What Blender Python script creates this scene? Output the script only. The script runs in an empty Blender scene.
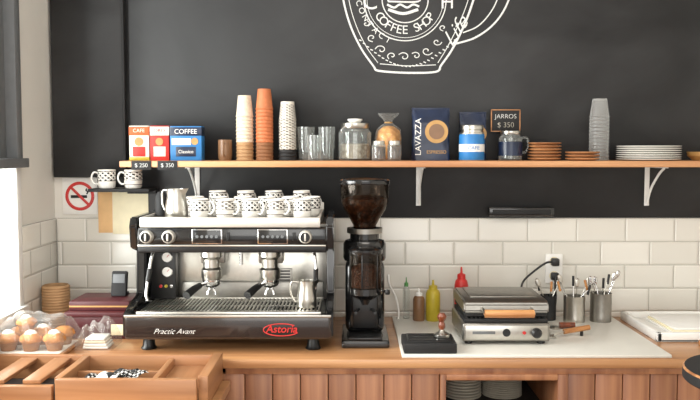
import bpy, bmesh, math, random
from mathutils import Vector, Matrix
random.seed(7)
S=bpy.context.scene
S.view_settings.view_transform='Standard'
PI=math.pi
def C(h):
    h=h.lstrip('#'); v=[int(h[i:i+2],16)/255 for i in (0,2,4)]
    return tuple([(c/12.92 if c<=.04045 else ((c+.055)/1.055)**2.4) for c in v]+[1.0])
# ---------------- materials ----------------
def newmat(n):
    m=bpy.data.materials.new(n); m.use_nodes=True; nt=m.node_tree
    return m,nt,nt.nodes,nt.links,nt.nodes['Principled BSDF']
def M(n,h,rough=.5,metal=0,var=.08,scale=30,bump=0,coat=0,emit=0):
    m,nt,N,L,b=newmat(n); c=C(h)
    tc=N.new('ShaderNodeTexCoord'); no=N.new('ShaderNodeTexNoise'); no.inputs['Scale'].default_value=scale
    no.inputs['Detail'].default_value=4
    L.new(tc.outputs['Object'],no.inputs['Vector'])
    r=N.new('ShaderNodeValToRGB')
    r.color_ramp.elements[0].position=.3; r.color_ramp.elements[1].position=.7
    r.color_ramp.elements[0].color=tuple([x*(1-var) for x in c[:3]]+[1])
    r.color_ramp.elements[1].color=tuple([min(1,x*(1+var)) for x in c[:3]]+[1])
    L.new(no.outputs['Fac'],r.inputs['Fac']); L.new(r.outputs['Color'],b.inputs['Base Color'])
    b.inputs['Roughness'].default_value=rough; b.inputs['Metallic'].default_value=metal
    b.inputs['Coat Weight'].default_value=coat
    if bump:
        bp=N.new('ShaderNodeBump'); bp.inputs['Strength'].default_value=bump; bp.inputs['Distance'].default_value=.005
        L.new(no.outputs['Fac'],bp.inputs['Height']); L.new(bp.outputs['Normal'],b.inputs['Normal'])
    return m
def WOOD(n,h1,h2,axis=0,rough=.4,scale=1.0,coat=.15):
    m,nt,N,L,b=newmat(n)
    tc=N.new('ShaderNodeTexCoord'); mp=N.new('ShaderNodeMapping')
    s=[28*scale]*3; s[axis]=1.6*scale; mp.inputs['Scale'].default_value=s
    L.new(tc.outputs['Object'],mp.inputs['Vector'])
    no=N.new('ShaderNodeTexNoise'); no.inputs['Scale'].default_value=1; no.inputs['Detail'].default_value=6; no.inputs['Distortion'].default_value=.6
    L.new(mp.outputs['Vector'],no.inputs['Vector'])
    r=N.new('ShaderNodeValToRGB'); r.color_ramp.elements[0].position=.32; r.color_ramp.elements[1].position=.68
    r.color_ramp.elements[0].color=C(h1); r.color_ramp.elements[1].color=C(h2)
    L.new(no.outputs['Fac'],r.inputs['Fac']); L.new(r.outputs['Color'],b.inputs['Base Color'])
    b.inputs['Roughness'].default_value=rough; b.inputs['Coat Weight'].default_value=coat; b.inputs['Coat Roughness'].default_value=.25
    bp=N.new('ShaderNodeBump'); bp.inputs['Strength'].default_value=.15; bp.inputs['Distance'].default_value=.002
    L.new(no.outputs['Fac'],bp.inputs['Height']); L.new(bp.outputs['Normal'],b.inputs['Normal'])
    return m
def GLASS(n,h='#f2f6f6',base=.04,edge=.55,rough=.03,milky=0):
    # thin-walled glass / film: clear face-on, reflective and denser at grazing angles
    m,nt,N,L,b=newmat(n); out=N['Material Output']
    tr=N.new('ShaderNodeBsdfTransparent'); tr.inputs['Color'].default_value=C(h)
    b.inputs['Base Color'].default_value=C(h); b.inputs['Roughness'].default_value=rough; b.inputs['Metallic'].default_value=1-milky
    lw=N.new('ShaderNodeLayerWeight'); lw.inputs['Blend'].default_value=.5
    pw=N.new('ShaderNodeMath'); pw.operation='POWER'; pw.inputs[1].default_value=3
    ma=N.new('ShaderNodeMath'); ma.operation='MULTIPLY_ADD'; ma.inputs[1].default_value=edge; ma.inputs[2].default_value=base
    ma.use_clamp=True
    L.new(lw.outputs['Facing'],pw.inputs[0]); L.new(pw.outputs[0],ma.inputs[0]); mx=N.new('ShaderNodeMixShader')
    L.new(ma.outputs[0],mx.inputs['Fac']); L.new(tr.outputs[0],mx.inputs[1]); L.new(b.outputs[0],mx.inputs[2])
    L.new(mx.outputs[0],out.inputs['Surface']); return m
def TILE(n,comp):
    m,nt,N,L,b=newmat(n); tc=N.new('ShaderNodeTexCoord'); sp=N.new('ShaderNodeSeparateXYZ'); cb=N.new('ShaderNodeCombineXYZ')
    L.new(tc.outputs['Object'],sp.inputs[0]); L.new(sp.outputs[comp],cb.inputs[0]); L.new(sp.outputs[2],cb.inputs[1])
    def brick(ms,sm):
        br=N.new('ShaderNodeTexBrick'); br.inputs['Scale'].default_value=1; br.inputs['Brick Width'].default_value=.205
        br.inputs['Row Height'].default_value=.0985; br.inputs['Mortar Size'].default_value=ms; br.inputs['Mortar Smooth'].default_value=sm
        br.inputs['Color1'].default_value=C('#e4e1d9'); br.inputs['Color2'].default_value=C('#d9d6cd'); br.inputs['Mortar'].default_value=C('#b3afa6')
        L.new(cb.outputs[0],br.inputs['Vector']); return br
    b1=brick(.0018,.1); b2=brick(.008,1.0)
    L.new(b1.outputs['Color'],b.inputs['Base Color']); b.inputs['Roughness'].default_value=.18
    iv=N.new('ShaderNodeMath'); iv.operation='SUBTRACT'; iv.inputs[0].default_value=1; L.new(b2.outputs['Fac'],iv.inputs[1])
    bp=N.new('ShaderNodeBump'); bp.inputs['Strength'].default_value=.6; bp.inputs['Distance'].default_value=.004
    L.new(iv.outputs[0],bp.inputs['Height']); L.new(bp.outputs['Normal'],b.inputs['Normal']); return m
def PATTERN(n,base,ink,nu=9,lo=.3,hi=.8,rows=3,th=.15,lines=()):
    # glazed motif band, driven by UV of the lathe
    m,nt,N,L,b=newmat(n); uv=N.new('ShaderNodeUVMap'); sp=N.new('ShaderNodeSeparateXYZ'); L.new(uv.outputs[0],sp.inputs[0])
    def mt(op,a,bv=None,clamp=False):
        x=N.new('ShaderNodeMath'); x.operation=op; x.use_clamp=clamp
        for i,v in enumerate((a,bv)):
            if v is None: continue
            if isinstance(v,(int,float)): x.inputs[i].default_value=v
            else: L.new(v,x.inputs[i])
        return x.outputs[0]
    su=mt('SINE',mt('MULTIPLY',sp.outputs[0],2*PI*nu)); sv=mt('SINE',mt('MULTIPLY',sp.outputs[1],2*PI*rows))
    k=mt('GREATER_THAN',mt('MULTIPLY',su,sv),th)
    k2=mt('GREATER_THAN',mt('MULTIPLY',mt('SINE',mt('MULTIPLY',sp.outputs[0],2*PI*nu*2)),mt('SINE',mt('MULTIPLY',sp.outputs[1],2*PI*rows*2))),.6)
    k3=mt('MAXIMUM',k,k2)
    band=mt('MULTIPLY',mt('GREATER_THAN',sp.outputs[1],lo),mt('LESS_THAN',sp.outputs[1],hi))
    f=mt('MULTIPLY',k3,band)
    for a in lines: f=mt('MAXIMUM',f,mt('LESS_THAN',mt('ABSOLUTE',mt('SUBTRACT',sp.outputs[1],a)),.018))
    mx=N.new('ShaderNodeMix'); mx.data_type='RGBA'; L.new(f,mx.inputs[0]); mx.inputs[6].default_value=C(base); mx.inputs[7].default_value=C(ink)
    L.new(mx.outputs[2],b.inputs['Base Color']); b.inputs['Roughness'].default_value=.2; return m
def BEANS(n,h1='#1c0f08',h2='#5a3218',sc=110):
    m,nt,N,L,b=newmat(n); tc=N.new('ShaderNodeTexCoord'); v=N.new('ShaderNodeTexVoronoi'); v.inputs['Scale'].default_value=sc
    L.new(tc.outputs['Object'],v.inputs['Vector']); r=N.new('ShaderNodeValToRGB')
    r.color_ramp.elements[0].color=C(h2); r.color_ramp.elements[1].color=C(h1); r.color_ramp.elements[1].position=.7
    L.new(v.outputs['Distance'],r.inputs['Fac']); L.new(r.outputs['Color'],b.inputs['Base Color']); b.inputs['Roughness'].default_value=.4
    bp=N.new('ShaderNodeBump'); bp.inputs['Strength'].default_value=.8; bp.inputs['Distance'].default_value=.004; bp.invert=True
    L.new(v.outputs['Distance'],bp.inputs['Height']); L.new(bp.outputs['Normal'],b.inputs['Normal']); return m

m_white=M('white_paint','#e4e1d9',.7,var=.03,scale=5)
m_ceil=M('ceiling_paint','#eeeeec',.8,var=.02)
m_floor=WOOD('floor_wood','#6d4a35','#94694a',0,.5,.3)
m_tile=TILE('subway_tile_back',0); m_tile2=TILE('subway_tile_side',1)
m_counter=WOOD('counter_wood','#9c6a44','#c79566',0,.33,.6,.4)
m_front=WOOD('cabinet_wood','#8c593d','#b9835c',2,.45,.6,.15)
m_front2=WOOD('cabinet_wood_dark','#7f4f36','#a87550',2,.45,.6,.15)
m_shelfw=WOOD('shelf_wood','#b0764c','#d6a272',0,.45,.6,.1)
m_crate=WOOD('crate_wood','#8c5e3c','#ba875c',0,.4,.5,.3)
m_crate2=WOOD('crate_wood_y','#8c5e3c','#ba875c',1,.4,.5,.3)
m_handle=WOOD('handle_wood','#a86c3a','#d49b62',0,.4,2,.2)
m_knobw=WOOD('tamper_wood','#5a2a16','#8a4526',2,.3,2,.4)
m_black=M('black_plastic','#161617',.35,var=.1)
m_gloss=M('black_gloss','#141415',.16,var=.1,coat=.5)
m_apron=M('black_enamel_brown_reflection','#2a221f',.2,var=.15,scale=4,coat=.5)  # black apron with its brown reflection put into the base colour
m_matte=M('black_matte','#1d1d1e',.7,var=.1)
m_steel=M('brushed_steel','#c9c6be',.28,1,.05,60)
m_steel2=M('worn_steel','#98958f',.38,1,.12,25)
m_alu=M('aluminium','#d9d6ce',.42,.6,.03,60)
m_chrome=M('chrome','#dcdcdc',.08,1,.01)
m_dk=M('dark_interior','#2a211c',.8)
m_grey=M('grey_frame','#6c6f71',.5,var=.05)
m_wht=M('white_plastic','#efeeea',.35,var=.02)
m_cer=M('white_ceramic','#f4f2ec',.15,var=.02,coat=.3)
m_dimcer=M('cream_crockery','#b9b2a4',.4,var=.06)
m_board=M('cutting_board_white','#dcdad2',.35,var=.03,scale=8)
m_chalk=M('chalk','#dededb',.9,var=.2,scale=200)
m_red=M('red_print','#c5281f',.5); m_orange=M('orange_print','#d6622f',.6); m_cream=M('cream_paper','#f3e9c8',.8,var=.04)
m_tan=M('tan_paper','#e6bb86',.8,var=.05); m_blue=M('blue_print','#2a78b8',.45); m_navy=M('navy_foil','#18253f',.3,var=.25,scale=18,bump=.5)
m_gold=M('gold_label','#b98f55',.45,var=.1); m_kraft=M('kraft_card','#b08b63',.75,var=.06); m_kraft2=M('dark_kraft_card','#8a5d3c',.75)
m_cup_or=M('orange_card_cup','#c07045',.6,var=.1,scale=60); m_cupw=M('white_card_cup','#e8e2d6',.6,var=.03)
m_cupsp=M('cream_card_cup','#dccfb8',.6,var=.15,scale=80)
m_maroon=M('maroon_box','#4f1d22',.45,var=.12,scale=12)
m_yel=M('mustard_plastic','#b9a52c',.4); m_redp=M('red_plastic','#c62a26',.35); m_brown=M('brown_sauce','#7b5a3e',.35)
m_glass=GLASS('clear_glass','#f2f4f3',.09,.75,.08,milky=.55); m_glass2=GLASS('smoked_plastic','#b5aaa0',.06,.5,.1)
m_clear=GLASS('clear_plastic','#f7f7f5',.16,.6,.2,milky=.9)
m_bagp=GLASS('bag_film','#fbfaf7',.06,.5,.12,milky=.8)
m_beans=BEANS('coffee_beans','#2a170c','#6b4024',70); m_cookie=BEANS('cookies','#b87a35','#edb76a',45); m_tea=BEANS('tea_mix','#8f7d66','#cfc2ac',60)
m_grounds=BEANS('ground_coffee','#3b2114','#7c4a2c',160)
m_mugp=PATTERN('patterned_glaze','#eeebe4','#1b1b1d',10,.42,.90,4,.25,(.40,.92))
m_mugp2=PATTERN('patterned_glaze_b','#ece8e0','#332a26',8,.48,.86,5,.2,(.45,.88,.2))
m_cupbw=PATTERN('patterned_card','#dcd7cc','#3a3635',9,.05,.95,22,.3)
m_saucer=WOOD('saucer_wood','#8a5836','#c08a5a',0,.5,1.2,.1)
m_muf=M('muffin_cake','#b97a3c',.8,var=.3,scale=60,bump=.6); m_wrap=M('muffin_case','#94653d',.8,var=.1); m_ice=M('icing','#f3efe8',.5,var=.03)
m_paperb=PATTERN('printed_paper','#d5d3cf','#222222',5,.0,1.0,4,-.1)
def board_mat():
    m,nt,N,L,b=newmat('chalkboard'); tc=N.new('ShaderNodeTexCoord')
    mp=N.new('ShaderNodeMapping'); mp.inputs['Scale'].default_value=(1.1,1,2.0); L.new(tc.outputs['Object'],mp.inputs['Vector'])
    n1=N.new('ShaderNodeTexNoise'); n1.inputs['Scale'].default_value=1.3; n1.inputs['Detail'].default_value=8; n1.inputs['Distortion'].default_value=1.2
    L.new(mp.outputs['Vector'],n1.inputs['Vector'])
    r=N.new('ShaderNodeValToRGB'); r.color_ramp.elements[0].color=C('#161617'); r.color_ramp.elements[1].color=C('#303031')
    r.color_ramp.elements[0].position=.38; r.color_ramp.elements[1].position=.72
    L.new(n1.outputs['Fac'],r.inputs['Fac']); L.new(r.outputs['Color'],b.inputs['Base Color']); b.inputs['Roughness'].default_value=.45
    b.inputs['Specular IOR Level'].default_value=.4
    return m
m_cb=board_mat()
# ---------------- geometry helpers ----------------
def link(o,p=None):
    S.collection.objects.link(o)
    if p is not None: o.parent=p
    return o
def grp(name,loc=(0,0,0),rz=0,p=None):
    e=bpy.data.objects.new(name,None); e.empty_display_size=.05; e.location=loc; e.rotation_euler=(0,0,rz); return link(e,p)
def fin(bm,name,mats,p,loc=(0,0,0),rot=(0,0,0),smooth=None):
    me=bpy.data.meshes.new(name); bmesh.ops.recalc_face_normals(bm,faces=bm.faces[:]); bm.to_mesh(me); bm.free()
    if not isinstance(mats,(list,tuple)): mats=[mats]
    for m in mats: me.materials.append(m)
    if smooth is not None:
        for f in me.polygons: f.use_smooth=True
        me.set_sharp_from_angle(angle=math.radians(smooth))
    o=bpy.data.objects.new(name,me); o.location=loc; o.rotation_euler=rot; return link(o,p)
def box(p,name,x0,x1,y0,y1,z0,z1,mat,bev=.002,rot=(0,0,0),seg=2):
    bm=bmesh.new(); bmesh.ops.create_cube(bm,size=1)
    sx,sy,sz=x1-x0,y1-y0,z1-z0
    bmesh.ops.scale(bm,vec=(sx,sy,sz),verts=bm.verts)
    bev=min(bev,min(sx,sy,sz)*.45)
    if bev>0: bmesh.ops.bevel(bm,geom=bm.edges[:],offset=bev,segments=seg,affect='EDGES',profile=.5)
    return fin(bm,name,mat,p,((x0+x1)/2,(y0+y1)/2,(z0+z1)/2),rot,35)
def lathe(p,name,prof,mat,loc=(0,0,0),rot=(0,0,0),seg=32,mi=None,sharp=35):
    bm=bmesh.new(); uvl=bm.loops.layers.uv.new('UVMap'); rings=[]
    zs=[q[1] for q in prof]; z0,z1=min(zs),max(zs)
    for r,z in prof:
        if r<1e-6: rings.append([bm.verts.new((0,0,z))])
        else: rings.append([bm.verts.new((r*math.cos(2*PI*i/seg),r*math.sin(2*PI*i/seg),z)) for i in range(seg)])
    for k in range(len(prof)-1):
        a,b=rings[k],rings[k+1]
        va=(prof[k][1]-z0)/(z1-z0+1e-9); vb=(prof[k+1][1]-z0)/(z1-z0+1e-9)
        for i in range(seg):
            j=(i+1)%seg; u0,u1=i/seg,(i+1)/seg
            if len(a)==1 and len(b)==1: continue
            if len(a)==1: vs=[a[0],b[j],b[i]]; uv=[(u0,va),(u1,vb),(u0,vb)]
            elif len(b)==1: vs=[a[i],a[j],b[0]]; uv=[(u0,va),(u1,va),(u0,vb)]
            else: vs=[a[i],a[j],b[j],b[i]]; uv=[(u0,va),(u1,va),(u1,vb),(u0,vb)]
            try: f=bm.faces.new(vs)
            except ValueError: continue
            for l,q in zip(f.loops,uv): l[uvl].uv=q
            if mi: f.material_index=mi[k]
    return fin(bm,name,mat,p,loc,rot,sharp)
def cyl(p,name,r,z0,z1,mat,loc=(0,0,0),rot=(0,0,0),bev=.0015,seg=32):
    return lathe(p,name,[(0,z0),(r-bev,z0),(r,z0+bev),(r,z1-bev),(r-bev,z1),(0,z1)],mat,loc,rot,seg)
def cr(pts,sub):
    P=[Vector(q) for q in pts]
    if len(P)<3: return P
    P=[P[0]*2-P[1]]+P+[P[-1]*2-P[-2]]; out=[]
    for i in range(1,len(P)-2):
        a,b,c,d=P[i-1],P[i],P[i+1],P[i+2]
        for s in range(sub):
            t=s/sub; out.append(.5*((2*b)+(c-a)*t+(2*a-5*b+4*c-d)*t*t+(3*b-a-3*c+d)*t**3))
    out.append(P[-2]); return out
def tube(p,name,pts,r,mat,n=10,sub=6,loc=(0,0,0),rend=None,ys=1,smooth=True,rot=(0,0,0)):
    Q=cr(pts,sub) if smooth else [Vector(q) for q in pts]
    bm=bmesh.new(); rings=[]; up=Vector((0,0,1)); T0=(Q[1]-Q[0]).normalized()
    if abs(T0.dot(up))>.9: up=Vector((0,1,0))
    nrm=(up-T0*up.dot(T0)).normalized()
    for i,q in enumerate(Q):
        T=(Q[min(i+1,len(Q)-1)]-Q[max(i-1,0)]).normalized()
        nrm=(nrm-T*nrm.dot(T))
        nrm=nrm.normalized() if nrm.length>1e-6 else Vector((1,0,0))
        bn=T.cross(nrm); t=i/(len(Q)-1); rr=r if rend is None else r+(rend-r)*t
        ring=[]
        for k in range(n):
            o=nrm*math.cos(2*PI*k/n)*rr+bn*math.sin(2*PI*k/n)*rr
            o.y*=ys; ring.append(bm.verts.new(q+o))
        rings.append(ring)
    for a,b in zip(rings,rings[1:]):
        for k in range(n): bm.faces.new([a[k],a[(k+1)%n],b[(k+1)%n],b[k]])
    bm.faces.new(rings[0]); bm.faces.new(rings[-1])
    return fin(bm,name,mat,p,loc,rot,50)
def prism(p,name,poly,x0,x1,mat,bev=.004,loc=(0,0,0)):
    bm=bmesh.new(); a=[bm.verts.new((x0,y,z)) for y,z in poly]; b=[bm.verts.new((x1,y,z)) for y,z in poly]
    bm.faces.new(a); bm.faces.new(b[::-1]); n=len(poly)
    for i in range(n): bm.faces.new([a[i],b[i],b[(i+1)%n],a[(i+1)%n]])
    if bev: bmesh.ops.bevel(bm,geom=bm.edges[:],offset=bev,segments=2,affect='EDGES')
    return fin(bm,name,mat,p,loc,(0,0,0),35)
def text(p,name,s,size,loc,mat,rot=(PI/2,0,0),shear=0,ext=.0004,sp=1,al='CENTER',off=0):
    c=bpy.data.curves.new(name,'FONT'); c.body=s; c.size=size; c.align_x=al; c.align_y='CENTER'; c.extrude=ext; c.shear=shear; c.space_character=sp; c.offset=off
    c.materials.append(mat); o=bpy.data.objects.new(name,c); o.location=loc; o.rotation_euler=rot; return link(o,p)
def blob(p,name,prof,mat,loc,sx=1,sy=1,amp=.006,seg=28,seed=1,fold=6):
    rnd=random.Random(seed); ph=[rnd.random()*6 for _ in range(4)]
    bm=bmesh.new(); rings=[]
    for k,(r,z) in enumerate(prof):
        if r<1e-6: rings.append([bm.verts.new((0,0,z))]); continue
        ring=[]
        for i in range(seg):
            a=2*PI*i/seg; rr=r+amp*(math.sin(fold*a+ph[0]+z*20)+.5*math.sin((fold*2+1)*a+ph[1]-z*60))*min(1,r*30)
            ring.append(bm.verts.new((rr*math.cos(a)*sx,rr*math.sin(a)*sy,z)))
        rings.append(ring)
    for a,b in zip(rings,rings[1:]):
        for i in range(seg):
            j=(i+1)%seg
            if len(a)==1: bm.faces.new([a[0],b[j],b[i]])
            elif len(b)==1: bm.faces.new([a[i],a[j],b[0]])
            else: bm.faces.new([a[i],a[j],b[j],b[i]])
    return fin(bm,name,mat,p,loc,(0,0,0),60)
def drape(p,name,x0,x1,y0,y1,hf,mat,n=36,loc=(0,0,0)):
    # crumpled film laid over things: height field
    bm=bmesh.new(); V={}
    for i in range(n+1):
        for j in range(n+1):
            x=x0+(x1-x0)*i/n; y=y0+(y1-y0)*j/n; V[i,j]=bm.verts.new((x,y,hf(x,y,i/n,j/n)))
    for i in range(n):
        for j in range(n): bm.faces.new([V[i,j],V[i+1,j],V[i+1,j+1],V[i,j+1]])
    return fin(bm,name,mat,p,loc,(0,0,0),25)

# ---------------- room ----------------
XL=-1.235; XR=2.3; YF=-5.5; ZC=2.9; ZT=.9
def room(name,*a,**k): return box(None,name,*a,**k)
room('floor',XL-.1,XR+.1,YF,.1,-.1,0,m_floor,bev=0)
room('ceiling',XL-.1,XR+.1,YF,.1,ZC,ZC+.1,m_ceil,bev=0)
room('wall_back',XL-.1,XR+.1,0,.1,0,ZC,m_white,bev=0)
room('wall_right',XR,XR+.1,YF,0,0,ZC,m_white,bev=0)
wl=grp('wall_left',(0,0,0))
WY0,WY1,WZ0,WZ1=-.36,-1.9,1.0,2.65
box(wl,'wall_part_rear',XL-.1,XL,WY0,0,0,ZC,m_white,0)
box(wl,'wall_part_front',XL-.1,XL,YF,WY1,0,ZC,m_white,0)
box(wl,'wall_part_below',XL-.1,XL,WY1,WY0,0,WZ0,m_white,0)
box(wl,'wall_part_above',XL-.1,XL,WY1,WY0,WZ1,ZC,m_white,0)
w=grp('window_1',(XL,0,0))
for nm,a in dict(jamb_rear=(-.08,.02,WY0-.05,WY0,1.56,WZ1),jamb_front=(-.08,.02,WY1,WY1+.05,1.56,WZ1),head=(-.08,.02,WY1,WY0,WZ1-.05,WZ1),
     transom=(-.08,.035,WY1,WY0+.02,1.535,1.57),mullion=(-.07,0,-1.1,-1.06,1.56,WZ1)).items(): box(w,nm,*a,m_grey,.004)
for nm,a in dict(lower_jamb_rear=(-.08,.01,WY0-.04,WY0,WZ0,1.535),lower_jamb_front=(-.08,.01,WY1,WY1+.04,WZ0,1.535),sill=(-.1,.03,WY1,WY0,WZ0-.02,WZ0+.02),
     lower_mullion=(-.07,-.01,-.62,-.59,WZ0,1.535),lower_mullion_b=(-.07,-.01,-1.25,-1.22,WZ0,1.535)).items(): box(w,nm,*a,m_wht,.004)
box(w,'glass_pane',-.05,-.045,WY1,WY0,WZ0,WZ1,GLASS('window_glass','#fbfdfd',.02,.3),0)
box(w,'roller_blind',-.035,-.02,WY0-.2,WY0-.05,1.57,WZ1-.05,m_grey,.002)
# tiles
o=box(None,'tile_splashback',XL+.012,XR-.002,-.011,-.001,-.208,.208,m_tile,.001)
for v in o.data.vertices: v.co.z-=.208
o.location.z=1.316
o=box(None,'tile_splashback',XL+.001,XL+.010,WY0,-.012,-.208,.208,m_tile2,.001)
for v in o.data.vertices: v.co.z-=.208
o.location.z=1.316
cb=grp('chalkboard',(0,0,0))
box(cb,'main_panel',-.93,XR-.002,-.012,-.001,1.318,ZC-.002,m_cb,.002)
cb2=grp('chalkboard',(0,0,0))
box(cb2,'side_panel',-1.225,-.935,-.035,-.001,1.487,ZC-.002,m_cb,.003)
box(cb2,'side_panel_lower',-1.045,-.935,-.034,-.001,1.446,1.487,m_cb,.001)
box(cb2,'side_panel_edge',-.935,-.924,-.040,-.013,1.446,ZC-.002,m_matte,.002)
# chalk drawing of a coffee cup (on the board)
ca=grp('chalk_drawing',(0,-.0135,0))
def Z(py): return 2.2165-py*.004093
def X(px): return (px-350)/243
def stroke(nm,pts,r=.0035,sub=6): return tube(ca,nm,[(X(a),0,Z(b)) for a,b in pts],r*.85,m_chalk,6,sub,ys=.25)
stroke('cup_left',[(338,-50),(340,-20),(345,8),(352,30),(362,50),(374,67)],.005)
stroke('cup_left_inner',[(343,-50),(346,-20),(350,6),(357,28),(367,48),(378,63)],.002)
stroke('cup_foot',[(374,67),(379,71),(408,73),(436,72),(441,66)],.005)
stroke('cup_right',[(441,66),(452,50),(463,28),(472,4),(478,-20),(481,-50)],.005)
stroke('cup_right_inner',[(438,63),(447,48),(458,26),(467,3),(472,-20),(475,-50)],.002)
stroke('cup_foot_inner',[(380,64),(408,66),(436,65)],.002)
stroke('handle_outer',[(456,44),(475,38),(492,26),(504,10),(511,-10),(512,-35),(500,-50),(484,-52)],.0045)
stroke('handle_inner',[(463,33),(477,27),(488,16),(496,2),(500,-15),(499,-32),(490,-40),(483,-40)],.003)
stroke('cup_rim',[(338,-50),(380,-58),(440,-58),(481,-50)],.005)
def circ(nm,cx,cy,r,w): stroke(nm,[(cx+r*math.cos(t*PI/12),cy+r*math.sin(t*PI/12)) for t in range(25)],w,3)
circ('emblem_outer',405,0,41,.003); circ('emblem_ring',405,0,38,.0015); circ('emblem_inner',405,0,23,.003)
def arct(sx,cx,cy,r,a0,a1,size,bottom=True):
    for i,ch in enumerate(sx):
        if ch==' ': continue
        a=math.radians(a0+(a1-a0)*i/(len(sx)-1)); px=cx+r*math.cos(a); py=cy+r*math.sin(a)
        o=text(ca,'chalk_letter',ch,size,(X(px),0,Z(py)),m_chalk)
        o.rotation_euler=(Matrix.Rotation(PI/2,3,'X')@Matrix.Rotation(PI/2-a,3,'Z')).to_euler()
arct('COFFEE SHOP',405,0,30.5,146,34,.050)
arct('CONTACT',420,-15,64,163,120,.034)
text(ca,'chalk_letter_large','C',.09,(X(370),0,Z(3)),m_chalk); text(ca,'chalk_letter_large','H',.08,(X(447),0,Z(3)),m_chalk)
o=text(ca,'chalk_script','Life',.085,(X(455),0,Z(32)),m_chalk,shear=.5,off=-.0006); o.rotation_euler=(Matrix.Rotation(PI/2,3,'X')@Matrix.Rotation(math.radians(55),3,'Z')).to_euler()
stroke('burger_bun_top',[(388,2),(390,-7),(398,-12),(410,-12),(417,-6),(418,2),(388,2)],.0045)
stroke('burger_fill',[(387,5),(394,8),(400,5),(407,8),(413,5),(419,7)],.005)
stroke('burger_bun_low',[(388,10),(403,14),(418,10)],.007)
for i in range(5): tube(ca,'bun_line',[(X(392+i*5),0,Z(-1)),(X(395+i*5),0,Z(-9))],.004,m_chalk,6,1,ys=.25)
rs=random.Random(3)
for cx,cy,sc in [(372,38,5),(381,50,6),(392,56,5),(404,57,6),(416,56,5),(427,51,6),(437,42,5),(366,24,4),(443,28,4)]:
    a0=rs.random()*6; stroke('swirl',[(cx+sc*(1-t/9)*math.cos(a0+t*.8),cy+sc*(1-t/9)*.8*math.sin(a0+t*.8)) for t in range(9)],.0022,3)
for k in range(26):
    t=k/25; cx=360+t*95; cy=38+26*math.sin(t*PI); sp_=[(cx-1,cy+6),(cx+1.5,cy+7)]
    tube(ca,'chalk_dash',[(X(a),0,Z(b-4)) for a,b in sp_],.0022,m_chalk,6,1,ys=.25)

# ---------------- counter ----------------
ct=grp('counter',(0,0,0))
box(ct,'countertop',XL+.002,XR-.01,-.70,-.012,.868,ZT,m_counter,.004)
box(ct,'top_rail',-.42,XR-.02,-.685,-.665,.845,.868,m_front,.002)
box(ct,'carcass_back',XL+.01,XR-.02,-.06,-.04,.05,.868,m_dk,0)
box(ct,'carcass_shelf',XL+.01,XR-.02,-.65,-.06,.66,.68,m_dk,0)
box(ct,'carcass_floor',XL+.01,XR-.02,-.65,-.06,.08,.10,m_dk,0)
x=-1.2; i=0
while x<.28:
    w_=.094; box(ct,'front_plank',x,x+w_-.003,-.68,-.66,.08,.846,m_front if (i*7)%3 else m_front2,.003); x+=w_; i+=1
box(ct,'plank_backing',-1.2,.29,-.66,-.655,.08,.846,m_front2,0)
box(ct,'stile_left',x,x+.02,-.69,-.06,.05,.846,m_front2,.003); xo=x+.02
box(ct,'opening_rail',xo,.70,-.69,-.665,.825,.846,m_front,.003)
box(ct,'stile_right',.70,.735,-.69,-.06,.05,.846,m_front2,.003)
x=.737; i=0
while x<1.14:
    box(ct,'front_plank',x,x+.09,-.68,-.66,.08,.845,m_front if i%3 else m_front2,.003); x+=.093; i+=1
box(ct,'plank_backing',.735,x,-.66,-.655,.08,.846,m_front2,0)
box(ct,'stile_end',x,x+.03,-.69,-.06,.05,.846,m_front2,.003)
x+=.032
while x<XR-.12:
    box(ct,'front_plank',x,x+.09,-.68,-.66,.08,.846,m_front2,.003); x+=.094
def plates(name,x,y,z,r,n,mat,pitch=.008):
    g=grp(name,(x,y,z)); prof=[(0,0)]
    for i in range(n):
        z0=i*pitch; prof+=[(r*.6,z0),(r*.97,z0+pitch*.55),(r,z0+pitch*.75),(r*.98,z0+pitch*.95),(r*.9,z0+pitch)]
    prof+=[(r*.6,n*pitch-.003),(0,n*pitch-.003)]
    lathe(g,'plates',prof,mat,seg=40,sharp=50); return g
plates('stack_of_bowls',.42,-.40,.681,.07,7,m_dimcer,.011)
plates('stack_of_plates',.57,-.38,.681,.075,10,m_dimcer,.008)

# ---------------- shelf + brackets ----------------
ZS=1.558
sh=grp('wall_shelf',(0,0,0))
box(sh,'board',-.885,XR-.02,-.27,-.013,ZS-.024,ZS,m_shelfw,.003)
for bx in (-.635,.285,1.235):
    b=grp('shelf_bracket',(bx,-.013,ZS-.0245))
    box(b,'wall_leg',-.010,.010,-.004,0,-.165,-.001,m_wht,.001); box(b,'shelf_leg',-.010,.010,-.20,0,-.005,-.001,m_wht,.001)
    tube(b,'strut',[(0,-.18,-.006),(0,-.13,-.03),(0,-.05,-.09),(0,-.006,-.155)],.005,m_wht,8,6)
pw=grp('power_strip',(.708,-.013,1.345)); box(pw,'body',-.135,.135,-.04,0,-.018,.018,m_gloss,.005); box(pw,'face',-.12,.12,-.043,-.039,-.010,.010,m_matte,.001)

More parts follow.
